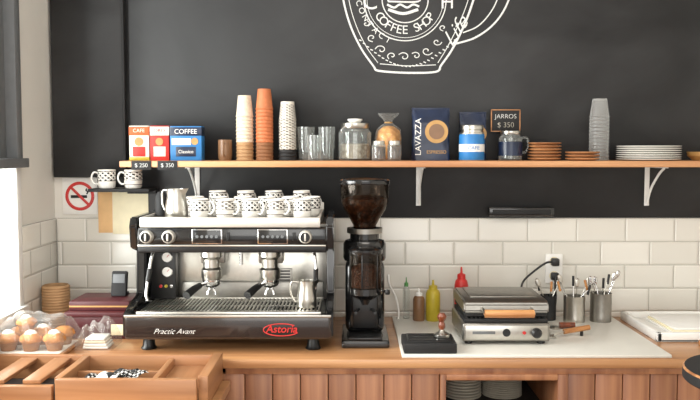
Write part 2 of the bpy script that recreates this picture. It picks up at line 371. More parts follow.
# ---------------- shelf items ----------------
def cbox(x,y,w_,h,d,base,top,lab):
    g=grp('coffee_packet',(x,y,ZS)); box(g,'carton',-w_/2,w_/2,-d/2,d/2,0,h,base,.002)
    box(g,'top_band',-w_/2-.0006,w_/2+.0006,-d/2-.0006,d/2+.0006,h*.72,h*.97,top,.001)
    box(g,'label',-w_*.32,w_*.32,-d/2-.0012,-d/2,h*.12,h*.4,lab,.0004); return g
g=cbox(-.834,-.14,.078,.138,.06,m_cupw,m_orange,m_red); text(g,'print','CAFE',.02,(0,-.0312,.118),m_cupw); lathe(g,'seal',[(0,0),(.017,0),(.017,.001),(0,.001)],m_gold,(0,-.032,.075),(PI/2,0,0)); box(g,'foot_band',-.0395,.0395,-.0316,.0306,.001,.014,m_yel,.0005)
g=cbox(-.753,-.14,.074,.138,.06,m_red,m_cupw,m_cupw); text(g,'print','ORO',.02,(0,-.0312,.118),m_red); lathe(g,'seal',[(0,0),(.015,0),(.015,.001),(0,.001)],m_gold,(0,-.032,.075),(PI/2,0,0))
g=cbox(-.648,-.14,.124,.136,.07,m_blue,m_navy,m_navy); text(g,'print','COFFEE',.026,(0,-.0365,.114),m_wht); text(g,'print2','Classico',.018,(0,-.037,.035),m_wht); box(g,'stripe',-.055,.02,-.0362,-.035,.062,.088,m_cupw,.0003); lathe(g,'seal',[(0,0),(.014,0),(.014,.001),(0,.001)],m_gold,(.035,-.0355,.076),(PI/2,0,0))
for tx,s in ((-.80,'$ 250'),(-.70,'$ 350')):
    g=grp('price_tag',(tx,-.2715,ZS-.004)); box(g,'card',-.038,.038,-.001,0,-.03,.004,m_matte,.0003); text(g,'price',s,.022,(0,-.0016,-.013),m_chalk,off=-.0003)
def mug(x,y,z,r=.034,h=.075,mat=None,ha=PI,name='coffee_mug',hm=None):
    g=grp(name,(x,y,z)); mat=mat or m_mugp
    o=lathe(g,'body',[(0,.003),(r*.7,.003),(r*.72,0),(r*.82,0),(r*.95,h*.1),(r,h*.3),(r,h*.97),(r*.97,h),(r*.92,h*.97),(r*.92,h*.3),(r*.8,h*.12),(0,h*.1)],mat,seg=32); o.rotation_euler=(0,0,x*37)
    c,s=math.cos(ha),math.sin(ha)
    tube(g,'handle',[(c*q,s*q,zz) for q,zz in ((r*.97,h*.82),(r*1.45,h*.84),(r*1.7,h*.55),(r*1.4,h*.25),(r*.95,h*.22))],r*.11,hm or m_cer,8)
    return g
mug(-.500,-.13,ZS,.028,.083,m_brown,-PI/2,hm=m_brown)
def cupstack(name,x,y,secs,R,top,H,mats):
    g=grp(name,(x,y,ZS)); prof=[(0,0.001),(R*.9,0)]; mi=[0]; p=.0145; z=0
    for n,k in secs:
        for i in range(n):
            prof+=[(R,z+.001),(R+.001,z+.003),(R,z+.0045),(R*.955,z+.005),(R*.935,z+p-.0005)]; mi+=[k]*5; z+=p
    k=secs[-1][1]
    prof+=[(R,z+.001),(R+.001,z+.003),(R,z+.0045),(R*.955,z+.005),(top+.001,z+H),(top-.002,z+H),(top-.003,z+H-.005),(0,z+H-.005)]; mi+=[k]*8
    mi=mi[:len(prof)-1]; lathe(g,'cups',prof,mats,mi=mi,sharp=30); return g
cupstack('paper_cup_stack',-.422,-.12,[(5,0),(7,1)],.0355,.025,.085,[m_kraft,m_cupsp])
cupstack('paper_cup_stack',-.343,-.12,[(5,0),(9,1)],.0355,.025,.082,[m_kraft2,m_cup_or])
cupstack('paper_cup_stack',-.250,-.12,[(3,0),(8,1)],.036,.026,.075,[m_matte,m_cupbw])
def glasscup(x,y,r,h,n=1,name='drinking_glass'):
    g=grp(name,(x,y,ZS)); prof=[(0,0),(r*.75,0),(r*.8,.004)]
    for i in range(n): prof+=[(r*(.86+.12*i/n),h*(.35+.2*i)),(r*(.98),h*(.36+.2*i))]
    prof+=[(r,h),(r*.94,h),(r*.74,.008),(0,.008)]
    lathe(g,'glass',prof,m_glass); return g
glasscup(-.178,-.10,.036,.135,3); glasscup(-.094,-.10,.034,.135,3); glasscup(-.14,-.20,.03,.10)
def jar(name,x,y,r,h,fill,lid,ff=.7,z=None,lidh=.018):
    g=grp(name,(x,y,ZS if z is None else z))
    lathe(g,'glass_body',[(0,0),(r*.9,0),(r,.006),(r,h*.75),(r*.8,h*.85),(r*.8,h-lidh),(r*.76,h-lidh),(r*.76,h*.84),(r*.95,h*.73),(r*.95,.008),(0,.006)],m_glass)
    if fill: lathe(g,'contents',[(0,.008),(r*.92,.008),(r*.93,h*ff*.95),(r*.8,h*ff),(0,h*ff*1.02)],fill)
    lathe(g,'lid',[(0,h-lidh),(r*.84,h-lidh),(r*.86,h-lidh+.002),(r*.86,h-.002),(r*.8,h),(0,h)],lid); return g
g=jar('storage_jar',.02,-.11,.066,.15,m_tea,m_steel,.45,lidh=.022)
lathe(g,'lid_knob',[(0,.15),(.02,.15),(.03,.160),(.03,.166),(0,.17)],m_cer)
tube(g,'clasp',[(-.05,-.04,.11),(-.055,-.05,.12),(-.04,-.045,.135)],.002,m_chrome)
tube(g,'bail_wire',[(-.056,0,.118),(0,-.056,.12),(.056,0,.118)],.0018,m_chrome)
jar('spice_jar',.112,-.22,.027,.078,m_grounds,m_steel,.7); jar('spice_jar',.172,-.22,.027,.078,m_grounds,m_steel,.7)
g=grp('cookie_bag',(.155,-.10,ZS)); blob(g,'bag',[(0,.0),(.04,.0),(.052,.02),(.053,.09),(.047,.125),(.022,.145),(.012,.152),(.02,.165),(.038,.182),(.042,.19)],m_bagp,(0,0,0),amp=.0025,seed=4,fold=7)
blob(g,'cookies',[(0,.004),(.037,.004),(.048,.02),(.049,.09),(.043,.12),(.02,.137),(0,.14)],m_cookie,(0,0,0),amp=.003,seed=2,fold=5)
tube(g,'ribbon',[(.014*math.cos(t),.014*math.sin(t),.152) for t in [k*PI/4 for k in range(9)]],.003,m_gold,8,3)
def foilbag(x,y,w_,h,d,mat,lab,txt,name='coffee_bag'):
    g=grp(name,(x,y,ZS)); bm=bmesh.new(); rows=12; cols=16; R=[]
    for k in range(rows+1):
        t=k/rows; z=h*t; ww=w_/2*(1-.05*math.sin(t*PI)); dd=d/2*(1 if t<.7 else max(.05,1-(t-.7)/.3)); ring=[]
        for i in range(cols*2):
            a=2*PI*i/(cols*2); c,s=math.cos(a),math.sin(a)
            sg=lambda v,e: math.copysign(abs(v)**e,v)
            ring.append(bm.verts.new((ww*sg(c,.35)+.001*math.sin(k*2+i),dd*sg(s,.35)+.0015*math.sin(i*1.7+k*1.3),z)))
        R.append(ring)
    for a,b in zip(R,R[1:]):
        n=len(a)
        for i in range(n): bm.faces.new([a[i],a[(i+1)%n],b[(i+1)%n],b[i]])
    bm.faces.new(R[0]); bm.faces.new(R[-1]); fin(bm,'bag',mat,g,smooth=50)
    lathe(g,'label',[(0,0),(w_*.3,0),(w_*.3,.002),(0,.002)],lab,(0.02,-d/2-.001,h*.55),(PI/2,0,0))
    lathe(g,'label_center',[(0,0),(w_*.2,0),(w_*.2,.0024),(0,.0024)],m_brown,(0.02,-d/2-.002,h*.55),(PI/2,0,0))
    o=text(g,'print',txt,w_*.22,(-w_*.34,-d/2-.003,h*.45),m_wht); o.rotation_euler=(Matrix.Rotation(PI/2,3,'X')@Matrix.Rotation(PI/2,3,'Z')).to_euler()
    text(g,'print_small','ESPRESSO',w_*.12,(.02,-d/2-.003,h*.16),m_gold); box(g,'clip',-w_/2,w_/2,-.004,.004,h-.006,h+.002,m_navy,.002); return g
foilbag(.322,-.13,.152,.208,.075,m_navy,m_gold,'LAVAZZA')
g=foilbag(.50,-.065,.11,.195,.05,m_navy,m_gold,'CAFE')
g=grp('coffee_tin',(.482,-.165,ZS)); lathe(g,'can',[(0,0),(.048,0),(.05,.003),(.05,.10),(.048,.104),(.048,.11),(.043,.112),(.043,.12),(.046,.122),(.046,.137),(.043,.14),(0,.14)],[m_blue,m_steel],mi=[0,1,0,0,1,1,1,1,1,1,1])
lathe(g,'band',[(.0505,.035),(.0507,.035),(.0507,.065),(.0505,.065)],m_wht); text(g,'print','CAFE',.020,(0,-.0515,.05),m_blue)
g=jar('jar_mug',.638,-.15,.046,.118,None,m_steel,lidh=.014); lathe(g,'sleeve_label',[(.0463,.02),(.0468,.02),(.0468,.075),(.0463,.075)],m_navy)
tube(g,'handle',[(.044,0,.09),(.066,0,.088),(.07,0,.06),(.062,0,.035),(.044,0,.032)],.005,m_glass)
g=grp('price_sign',(.634,-.06,ZS)); box(g,'foot',-.03,.03,-.015,.015,0,.006,m_matte,.001); box(g,'post',-.004,.004,-.003,.003,.004,.14,m_matte,.001)
box(g,'panel',-.058,.058,-.008,-.003,.118,.205,m_matte,.001); text(g,'print','JARROS',.026,(0,-.0086,.178),m_chalk,off=-.0004); text(g,'price','$ 350',.030,(0,-.0086,.143),m_dimcer,off=-.0006)
for nm,a in dict(frame_l=(-.060,-.056,.118,.207),frame_r=(.056,.060,.118,.207),frame_t=(-.06,.06,.203,.207),frame_b=(-.06,.06,.116,.120)).items(): box(g,nm,a[0],a[1],-.010,-.002,a[2],a[3],m_saucer,.0005)
plates('wooden_saucer_stack',.774,-.15,ZS,.066,6,m_saucer,.012); plates('wooden_saucer_stack',.912,-.195,ZS,.066,3,m_saucer,.012)
cupstack('plastic_cup_stack',1.012,-.08,[(12,0)],.040,.027,.075,[m_clear])
plates('plate_stack',1.19,-.145,ZS,.125,7,m_cer,.0085)
g=grp('sugar_bowl',(1.40,-.14,ZS)); lathe(g,'bowl',[(0,0),(.03,0),(.05,.02),(.052,.035),(.048,.035),(.03,.006),(0,.006)],m_gold)
# small ledge with two mugs at left
g=grp('mug_ledge',(0,0,0)); box(g,'board',-1.045,-.80,-.16,-.041,1.433,1.445,m_matte,.002); box(g,'wall_batten',-.92,-.80,-.041,-.013,1.42,1.445,m_matte,.002)
mug(-.985,-.10,1.446,.036,.075,m_mugp,PI*1.02); mug(-.878,-.10,1.446,.036,.075,m_mugp2,PI*1.02)
# no smoking sign
g=grp('no_smoking_sign',(-1.127,-.004,1.408)); box(g,'plate',-.073,.073,-.003,.003,-.076,.076,m_wht,.001)
tube(g,'ring',[(.054*math.cos(t*PI/12),-.004,.054*math.sin(t*PI/12)) for t in range(25)],.0065,m_redp,8,2,ys=.25)
tube(g,'slash',[(-.038,-.0042,.038),(.038,-.0042,-.038)],.0055,m_redp,8,1,ys=.25,smooth=False)
box(g,'cigarette',-.038,.03,-.0042,-.003,-.008,.004,m_matte,.0004); tube(g,'smoke',[(.028,-.0038,.008),(.034,-.0038,.018),(.026,-.0038,.024),(.03,-.0038,.032)],.003,m_matte,6,4,ys=.2)
g=grp('wall_note',(-1.005,-.0125,1.345)); box(g,'sheet',-.045,.03,-.001,.0,-.09,.085,m_tan,.0003)
g=grp('wall_note',(-.915,-.0145,1.34)); box(g,'sheet',-.075,.075,-.001,.0,-.09,.085,m_cream,.0003)

# ---------------- espresso machine ----------------
em=grp('espresso_machine',(-.42,-.36,ZT))
box(em,'base_body',-.352,.352,-.255,.26,.05,.128,m_gloss,.012,seg=3)
box(em,'front_apron',-.357,.357,-.268,-.235,.048,.135,m_apron,.012,seg=3)
box(em,'apron_trim',-.355,.355,-.270,-.262,.126,.135,m_steel,.001)
sp=[(-.262,.055),(-.262,.135),(-.21,.15),(-.09,.165),(-.07,.18),(-.06,.335),(-.15,.35),(-.165,.43),(-.145,.462),(.25,.462),(.258,.055)]
prism(em,'side_panel_l',sp,-.362,-.335,m_gloss,.005); prism(em,'side_panel_r',sp,.335,.362,m_gloss,.005)
box(em,'head_panel',-.336,.336,-.155,-.06,.362,.424,m_gloss,.006)
box(em,'head_trim',-.334,.334,-.1585,-.15,.358,.364,m_steel,.001)
box(em,'head_underside',-.336,.336,-.15,.24,.335,.364,m_black,.004)
box(em,'head_housing',-.336,.336,-.06,.25,.362,.43,m_steel2,.003)
box(em,'cup_rail_front',-.325,.315,-.162,-.142,.426,.462,m_alu,.004)
box(em,'cup_rail_l',-.325,-.315,-.142,.24,.43,.462,m_alu,.002); box(em,'cup_rail_r',.305,.315,-.142,.24,.43,.462,m_alu,.002); box(em,'cup_rail_back',-.325,.315,.23,.245,.43,.49,m_alu,.002)
box(em,'cup_tray',-.315,.305,-.142,.23,.44,.452,m_steel2,.001)
box(em,'backsplash',-.336,.336,.05,.06,.13,.345,m_steel,.001)
box(em,'rear_body',-.336,.336,.06,.25,.125,.37,m_black,.003)
box(em,'splash_lower',-.22,.32,.035,.05,.135,.2,m_steel2,.004)
box(em,'vent_panel',.075,.20,.044,.051,.148,.25,m_steel2,.002)
for i in range(8): box(em,'vent_slot',.083,.192,.040,.0445,.157+i*.0115,.162+i*.0115,m_black,.0005)
box(em,'gauge_panel',-.330,-.235,.0,.05,.14,.345,m_black,.004)
for gz in (.30,.245):
    lathe(em,'gauge',[(0,0),(.021,0),(.021,.008),(.018,.010),(.017,.007),(0,.007)],[m_chrome,m_cer],(-.265,0,gz),(PI/2,0,0),mi=[0,0,0,0,1])
    tube(em,'gauge_needle',[(-.265,-.0085,gz),(-.257,-.0085,gz+.009)],.0009,m_redp,6,1,smooth=False)
for k,mm in enumerate((m_redp,m_yel,m_chrome)): lathe(em,'switch',[(0,0),(.006,0),(.006,.006),(0,.007)],mm,(-.29+k*.02,0,.19),(PI/2,0,0),seg=16)
for kx in (-.30,-.222,.262):
    lathe(em,'knob',[(0,0),(.024,0),(.024,.01),(.021,.022),(.017,.025),(.015,.020),(0,.020)],[m_alu,m_black],(kx,-.155,.393),(PI/2,0,0),mi=[0,0,0,0,1,1])
    box(em,'knob_grip',kx-.003,kx+.003,-.184,-.170,.380,.406,m_alu,.001)
for dx in (-.087,.146):
    box(em,'touchpad_rim',dx-.055,dx+.055,-.160,-.152,.366,.421,m_chrome,.004); box(em,'touchpad',dx-.050,dx+.050,-.163,-.158,.370,.417,m_gloss,.003)
    for k in range(5): lathe(em,'button',[(0,0),(.0055,0),(.0055,.002),(0,.002)],m_grey,(dx-.034+k*.017,-.163,.394),(PI/2,0,0),seg=14)
for rx in (-.012,.222): box(em,'rocker_switch',rx-.006,rx+.006,-.160,-.154,.378,.408,m_black,.002)
for gx in (-.090,.125):
    lathe(em,'group_head',[(0,.225),(.034,.225),(.037,.23),(.037,.262),(.030,.27),(.030,.30),(.04,.31),(.04,.336),(0,.336)],m_steel,(gx,-.055,0))
    lathe(em,'portafilter_basket',[(0,.190),(.012,.192),(.03,.203),(.034,.21),(.034,.228),(0,.228)],m_chrome,(gx,-.055,0))
    tube(em,'portafilter_neck',[(gx-.012,-.08,.215),(gx-.035,-.125,.21)],.007,m_chrome,10,1,smooth=False)
    tube(em,'portafilter_handle',[(gx-.032,-.118,.212),(gx-.045,-.15,.205),(gx-.065,-.195,.19)],.011,m_black,12,5,rend=.015)
    for s in (-1,1): tube(em,'spout',[(gx,-.055,.193),(gx+s*.012,-.058,.183),(gx+s*.015,-.060,.168)],.005,m_chrome,8,4)
    box(em,'group_mount',gx-.045,gx+.045,-.03,.05,.28,.336,m_steel2,.004)
lathe(em,'water_outlet',[(0,0),(.008,0),(.008,.06),(0,.06)],m_chrome,(.02,-.06,.28),seg=16)
tube(em,'steam_wand_l',[(-.285,-.09,.345),(-.29,-.12,.33),(-.298,-.14,.27),(-.305,-.16,.19),(-.30,-.165,.165)],.0055,m_chrome,10)
tube(em,'steam_wand_r',[(.285,-.09,.345),(.292,-.12,.33),(.298,-.135,.27),(.295,-.13,.2),(.285,-.12,.18)],.0055,m_chrome,10)
tube(em,'wand_grip_l',[(-.297,-.138,.275),(-.302,-.151,.23)],.009,m_black,10,1,smooth=False); tube(em,'wand_grip_r',[(.298,-.136,.275),(.297,-.133,.23)],.009,m_black,10,1,smooth=False)
box(em,'tray_well',-.315,.315,-.238,.04,.126,.132,m_matte,.001)
box(em,'tray_rim_front',-.32,.32,-.245,-.235,.126,.142,m_steel,.002); box(em,'tray_rim_back',-.32,.32,.025,.035,.126,.142,m_steel,.002)
for k in range(46): box(em,'tray_slat',-.313+k*.0138,-.313+k*.0138+.007,-.236,.026,.134,.140,m_steel,.001)
for k in range(3): box(em,'tray_crossbar',-.315,.315,-.19+k*.09,-.184+k*.09,.131,.136,m_steel,.001)
for fx in (-.29,.29):
    for fy in (-.19,.2): lathe(em,'foot',[(0,0),(.026,0),(.028,.004),(.022,.012),(.018,.05),(0,.05)],m_black,(fx,fy,0),seg=24)
text(em,'script_print','Practic Avant',.026,(-.185,-.2690,.078),m_wht,shear=.5,off=-.0003)
text(em,'logo_print','Astoria',.036,(.185,-.2690,.086),m_redp,shear=.2,off=.0004)
tube(em,'logo_swoosh',[(.185+.062*math.cos(t),-.2685,.084+.021*math.sin(t)) for t in [PI*.25+k*PI*1.6/14 for k in range(15)]],.0018,m_redp,6,3,ys=.4)
# cups on the machine
ztop=ZT+.453
for i,(cx,ha,k) in enumerate([(-.55,.3,0),(-.455,.1,1),(-.362,.0,0),(-.272,.1,1),(-.175,PI*.97,0)]): mug(cx,-.43,ztop,.034,.070,m_mugp2 if k else m_mugp,ha-.5)
for i,cx in enumerate((-.585,-.495,-.405,-.315,-.225,-.145)): mug(cx,-.32,ztop,.033,.072,m_mugp if i%2 else m_mugp2,.9)
for i,cx in enumerate((-.52,-.41,-.30,-.19)): mug(cx,-.20,ztop,.033,.088,m_mugp2 if i%2 else m_mugp,.9)
def pitcher(x,y,z,r,h,ha=0,name='milk_pitcher'):
    g=grp(name,(x,y,z)); lathe(g,'body',[(0,0),(r*.95,0),(r,.004),(r,h*.35),(r*.8,h*.75),(r*.84,h),(r*.80,h),(r*.76,h*.75),(r*.95,h*.35),(r*.93,.006),(0,.006)],m_steel)
    c,s=math.cos(ha),math.sin(ha)
    tube(g,'handle',[(c*q,s*q,zz) for q,zz in ((r*.8,h*.93),(r*1.5,h*.92),(r*1.55,h*.5),(r*1.2,h*.22),(r*.98,h*.2))],.0035,m_steel,8)
    bm=bmesh.new(); a=bm.verts.new((-c*r*.8+s*.02,-s*r*.8-c*.02,h)); b=bm.verts.new((-c*r*.8-s*.02,-s*r*.8+c*.02,h)); t=bm.verts.new((-c*r*1.35,-s*r*1.35,h*1.04)); d=bm.verts.new((-c*r*.82,-s*r*.82,h*.7))
    bm.faces.new([a,t,d]); bm.faces.new([b,d,t]); fin(bm,'spout',m_steel,g,smooth=80); return g
pitcher(-.155,-.51,ZT+.141,.036,.095,PI)
pitcher(-.635,-.42,ztop,.042,.105,PI*.85)
g=grp('sugar_shaker',(-.712,-.33,ztop)); lathe(g,'body',[(0,0),(.022,0),(.022,.07),(.02,.074),(.012,.09),(0,.09)],m_matte,seg=24)

# ---------------- grinder ----------------
cg=grp('coffee_grinder',(.055,-.40,ZT))
box(cg,'base',-.085,.085,-.155,.13,.0,.028,m_gloss,.008,seg=3)
box(cg,'body',-.072,.072,-.045,.12,.026,.30,m_gloss,.03,seg=4)
box(cg,'front_plate',-.045,.045,-.055,-.043,.05,.19,m_black,.004)
lathe(cg,'motor_head',[(0,.29),(.076,.29),(.080,.30),(.080,.352),(.072,.365),(.055,.37),(.055,.392),(.06,.394),(.06,.408),(0,.408)],m_gloss,(0,.035,0))
lathe(cg,'adjust_collar',[(.05,.392),(.066,.392),(.066,.41),(.05,.41)],m_steel2,(0,.035,0))
lathe(cg,'hopper',[(.04,.40),(.043,.42),(.056,.445),(.078,.48),(.089,.51),(.091,.575),(.088,.575)],m_glass2,(0,.035,0))
lathe(cg,'beans',[(0,.41),(.037,.412),(.039,.422),(.051,.446),(.073,.481),(.083,.508),(.083,.518),(.05,.530),(0,.525)],m_beans,(0,.035,0))
lathe(cg,'hopper_lid',[(0,.574),(.093,.574),(.094,.578),(.094,.588),(.088,.593),(.02,.598),(0,.598)],m_gloss,(0,.035,0))
lathe(cg,'doser_chamber',[(.055,.205),(.058,.208),(.058,.33),(.055,.33)],m_glass2,(0,-.085,0)); lathe(cg,'doser_coffee',[(0,.21),(.053,.21),(.053,.275),(.03,.29),(0,.295)],m_grounds,(0,-.085,0))
lathe(cg,'doser_lid',[(0,.33),(.061,.33),(.062,.334),(.062,.345),(.05,.352),(0,.355)],m_gloss,(0,-.085,0))
lathe(cg,'doser_base',[(0,.165),(.03,.165),(.05,.178),(.061,.185),(.061,.207),(0,.207)],m_gloss,(0,-.085,0))
for k in range(6):
    a=k*PI/3+.3; box(cg,'doser_rib',.056*math.cos(a)-.003,.056*math.cos(a)+.003,-.085+.056*math.sin(a)-.003,-.085+.056*math.sin(a)+.003,.205,.332,m_black,.001)
lathe(cg,'outlet_cone',[(0,.145),(.012,.145),(.022,.168),(0,.168)],m_black,(0,-.09,0))
for s in (-1,1): tube(cg,'fork_arm',[(s*.02,-.045,.12),(s*.034,-.09,.12),(s*.034,-.13,.122)],.0055,m_black,8,4)
tube(cg,'doser_lever',[(.05,-.09,.195),(.07,-.10,.195),(.078,-.125,.197)],.005,m_chrome,8,4); lathe(cg,'lever_knob',[(0,-.01),(.008,-.008),(.01,0),(.008,.008),(0,.01)],m_black,(.078,-.13,.197),seg=16)
box(cg,'switch',.050,.066,-.05,-.04,.06,.085,m_matte,.002)
box(cg,'grounds_tray',-.06,.06,-.15,-.05,.028,.038,m_black,.003)

# ---------------- white board and things on it ----------------
g=grp('cutting_board',(0,0,0)); box(g,'slab',.175,1.085,-.685,-.05,ZT,ZT+.012,m_board,.004)
ZB=ZT+.012
g=grp('tamping_station',(.272,-.60,ZB)); box(g,'box',-.09,.09,-.075,.075,0,.036,m_matte,.005); box(g,'mat',-.075,.075,-.062,.062,.036,.040,m_black,.002)
for i in range(5): box(g,'rib',-.07,.07,-.05+i*.024,-.046+i*.024,.040,.042,m_black,.0005)
g=grp('coffee_tamper',(.318,-.60,ZB+.042)); lathe(g,'base',[(0,0),(.026,0),(.027,.002),(.027,.010),(.012,.018),(.007,.026),(0,.026)],m_steel)
lathe(g,'handle',[(0,.024),(.007,.024),(.012,.034),(.011,.045),(.008,.052),(.014,.062),(.016,.072),(.010,.082),(0,.085)],m_knobw)
sp_=grp('sandwich_press',(.552,-.40,ZB))
box(sp_,'base_housing',-.155,.155,-.15,.15,.012,.078,m_steel2,.008,seg=3)
box(sp_,'control_fascia',-.145,.145,-.154,-.149,.02,.07,m_steel,.001)
for fx in (-.13,.13):
    for fy in (-.12,.12): cyl(sp_,'foot',.014,0,.014,m_black,(fx,fy,0),seg=16)
box(sp_,'lower_plate',-.148,.148,-.145,.135,.078,.092,m_matte,.003)
for i in range(19): box(sp_,'rib',-.138+i*.015,-.132+i*.015,-.135,.125,.092,.097,m_matte,.001)
box(sp_,'upper_plate',-.145,.145,-.14,.13,.100,.116,m_matte,.003)
prism(sp_,'lid',[(-.145,.112),(-.15,.118),(-.145,.146),(-.12,.158),(.13,.158),(.145,.146),(.145,.112)],-.150,.150,m_steel2,.006)
box(sp_,'lid_top_plate',-.12,.12,-.09,.11,.158,.163,m_steel2,.003)
for s in (-1,1):
    tube(sp_,'handle_arm',[(s*.085,-.14,.13),(s*.085,-.175,.128),(s*.085,-.2,.122)],.006,m_steel,8,4)
    box(sp_,'hinge_bracket',s*.12-.012,s*.12+.012,.14,.165,.03,.15,m_steel2,.003)
tube(sp_,'handle_grip',[(-.085,-.2,.122),(0,-.203,.122),(.085,-.2,.122)],.0145,m_handle,14,4)
lathe(sp_,'thermostat_knob',[(0,0),(.018,0),(.018,.012),(.012,.018),(0,.018)],m_black,(.105,-.154,.045),(PI/2,0,0),seg=20)
lathe(sp_,'indicator',[(0,0),(.006,0),(.006,.005),(0,.006)],m_redp,(.062,-.154,.045),(PI/2,0,0),seg=14)
lathe(sp_,'badge',[(0,0),(.014,0),(.014,.0015),(0,.0015)],m_black,(0,-.154,.045),(PI/2,0,0),seg=24); box(sp_,'label_strip',-.12,-.04,-.1555,-.153,.04,.05,m_grey,.0004)
g=grp('spatula',(.80,-.42,ZB)); tube(g,'handle',[(.09,.02,.03),(.04,.01,.024),(-.01,0,.018)],.010,m_handle,12,3); tube(g,'shaft',[(-.01,0,.018),(-.05,-.008,.008)],.003,m_steel,8,1,smooth=False)
box(g,'blade',-.078,-.045,-.032,.02,.001,.003,m_steel,.0005); tube(g,'handle_rest',[(.06,.013,.0),(.06,.013,.016)],.006,m_black,8,1,smooth=False)
g=grp('scraper',(.79,-.28,ZB)); tube(g,'handle',[(.08,.0,.012),(0.02,0,.012)],.011,m_knobw,12,1,smooth=False); box(g,'blade',-.05,.03,-.03,.03,0,.003,m_steel,.0005)
def bottle(name,x,y,r,h,mat,cap,tip=True):
    g=grp(name,(x,y,ZB)); lathe(g,'body',[(0,0),(r*.9,0),(r,.005),(r,h*.66),(r*.85,h*.74),(r*.5,h*.79),(0,h*.79)],mat,seg=24)
    lathe(g,'cap',[(0,h*.78),(r*.62,h*.78),(r*.6,h*.86),(r*.2,h*.88),(r*.12,h),(0,h)] if tip else [(0,h*.78),(r*.6,h*.78),(r*.6,h*.97),(0,h)],cap,seg=20); return g
bottle('mustard_bottle',.335,-.14,.029,.165,m_yel,m_yel); bottle('ketchup_bottle',.452,-.12,.028,.215,m_redp,m_redp); bottle('sauce_bottle',.278,-.14,.024,.13,m_brown,m_wht)
bottle('soap_bottle',.230,-.10,.014,.17,m_glass,M('green_cap','#4f8a4a',.4))
g=grp('power_cable',(0,0,0)); tube(g,'cord',[(.16,-.02,1.08),(.165,-.03,1.04),(.19,-.05,.99),(.20,-.09,.94),(.195,-.15,.918)],.004,m_wht,8)
def tin(name,x,y,r,h,mat,seedv,n,hmats,zb=ZB,lean=1.0):
    g=grp(name,(x,y,zb)); lathe(g,'tin',[(0,0),(r,0),(r,h*.1),(r*1.01,h*.12),(r,h*.14),(r,h*.96),(r*1.03,h),(r*.96,h),(r*.95,.006),(0,.006)],mat)
    rn=random.Random(seedv)
    for i in range(n):
        a=2*PI*(i+.6*rn.random())/n; q=r*.5; L_=h*(1.2+.35*rn.random()); tx,ty=math.cos(a)*r*1.0*lean,math.sin(a)*r*.5
        bx,by=-math.cos(a)*q*.9,-math.sin(a)*q*.5
        ex=tx*1.45; tube(g,'utensil_shaft',[(bx,by,.012),(tx*.8,ty*.8,h),(ex,ty*1.15,L_)],.0025,hmats[i%len(hmats)],8,3)
        if i%2==0: lathe(g,'spoon_bowl',[(0,-.02),(.008,-.014),(.011,0),(.008,.012),(0,.018)],hmats[i%len(hmats)],(ex*1.08,ty*1.2,L_+.012),(0,.4*math.cos(a),0),seg=14).scale=(1,.35,1)
        else: tube(g,'utensil_grip',[(ex*.93,ty*1.1,L_-.02),(ex*1.1,ty*1.2,L_+.02)],.005,m_black if i%4==1 else m_handle,8,1,smooth=False)
    return g
tin('utensil_tin',.90,-.16,.042,.105,m_steel,5,6,[m_steel,m_chrome]); tin('utensil_tin',1.01,-.15,.042,.115,m_steel2,8,7,[m_chrome,m_steel]); tin('utensil_tin',.805,-.12,.032,.10,m_matte,11,4,[m_steel])
g=grp('serving_tray',(0,0,0))
box(g,'tray_base',1.12,1.72,-.46,-.06,ZT,ZT+.012,m_wht,.004)
for a in ((1.12,1.14,-.46,-.06),(1.70,1.72,-.46,-.06),(1.12,1.72,-.46,-.44),(1.12,1.72,-.08,-.06)): box(g,'tray_side',*a,ZT,ZT+.035,m_wht,.004)
for i in range(3): box(g,'lining_cloth_fold',1.20+.006*i,1.62-.008*i,-.39,-.13,ZT+.012+.008*i,ZT+.012+.008*(i+1)+.001,m_cream if i==1 else m_wht,.004)
g=grp('wooden_tray',(0,0,0)); box(g,'slab',1.25,1.7,-.66,-.50,ZT,ZT+.02,m_saucer,.005)
box(g,'handle_rim',1.25,1.7,-.66,-.65,ZT+.02,ZT+.03,m_saucer,.003)
g=grp('wall_outlet',(.853,-.012,1.105)); box(g,'plate',-.036,.036,-.008,0,-.062,.062,m_wht,.004)
for oz in (-.03,.03): lathe(g,'socket',[(0,0),(.02,0),(.02,.002),(.017,.001),(0,.001)],m_cream,(0,-.008,oz),(PI/2,0,0),seg=24)
box(g,'plug',-.016,.016,-.04,-.009,.014,.046,m_black,.006); box(g,'plug_lower',-.016,.016,-.035,-.009,-.046,-.014,m_black,.006)
g=grp('appliance_cord',(0,0,0)); tube(g,'cord',[(.845,-.045,1.135),(.81,-.06,1.135),(.76,-.06,1.10),(.715,-.07,1.06),(.70,-.10,1.02),(.69,-.2,.99),(.70,-.235,.965)],.0045,m_black,8)
tube(g,'cord_lower',[(.853,-.045,1.075),(.85,-.055,1.03),(.855,-.05,.99),(.85,-.045,.94),(.83,-.045,.917)],.0045,m_black,8)

# ---------------- left side of the counter ----------------
g=grp('wrapped_muffins',(-1.095,-.585,ZT)); box(g,'wooden_board',-.128,.125,-.105,.105,0,.014,m_saucer,.005)
box(g,'paper_liner',-.118,.115,-.095,.095,.014,.016,m_wht,.0005)
def muffin(p,x,y,z,s=1,top=None):
    e=grp('muffin',(x,y,z),0,p); n=int(abs(x*y)*1e5)%9
    lathe(e,'case',[(0,0),(.024*s,0),(.032*s,.030*s),(0,.030*s)],m_wrap,seg=24,sharp=20)
    blob(e,'crown',[(0,.028*s),(.031*s,.028*s),(.039*s,.036*s),(.036*s,.048*s),(.02*s,.060*s),(0,.063*s)],m_muf,(0,0,0),amp=.0012,seed=n)
    if top: blob(e,'icing',[(.022*s,.056*s),(.019*s,.062*s),(.010*s,.069*s),(0,.071*s)],top,(0,0,0),amp=.002,seed=3)
mp=[(-.075,-.052,m_ice),(.005,-.056,m_ice),(.083,-.050,m_ice),(-.072,.042,None),(.008,.042,m_ice),(.083,.040,None)]
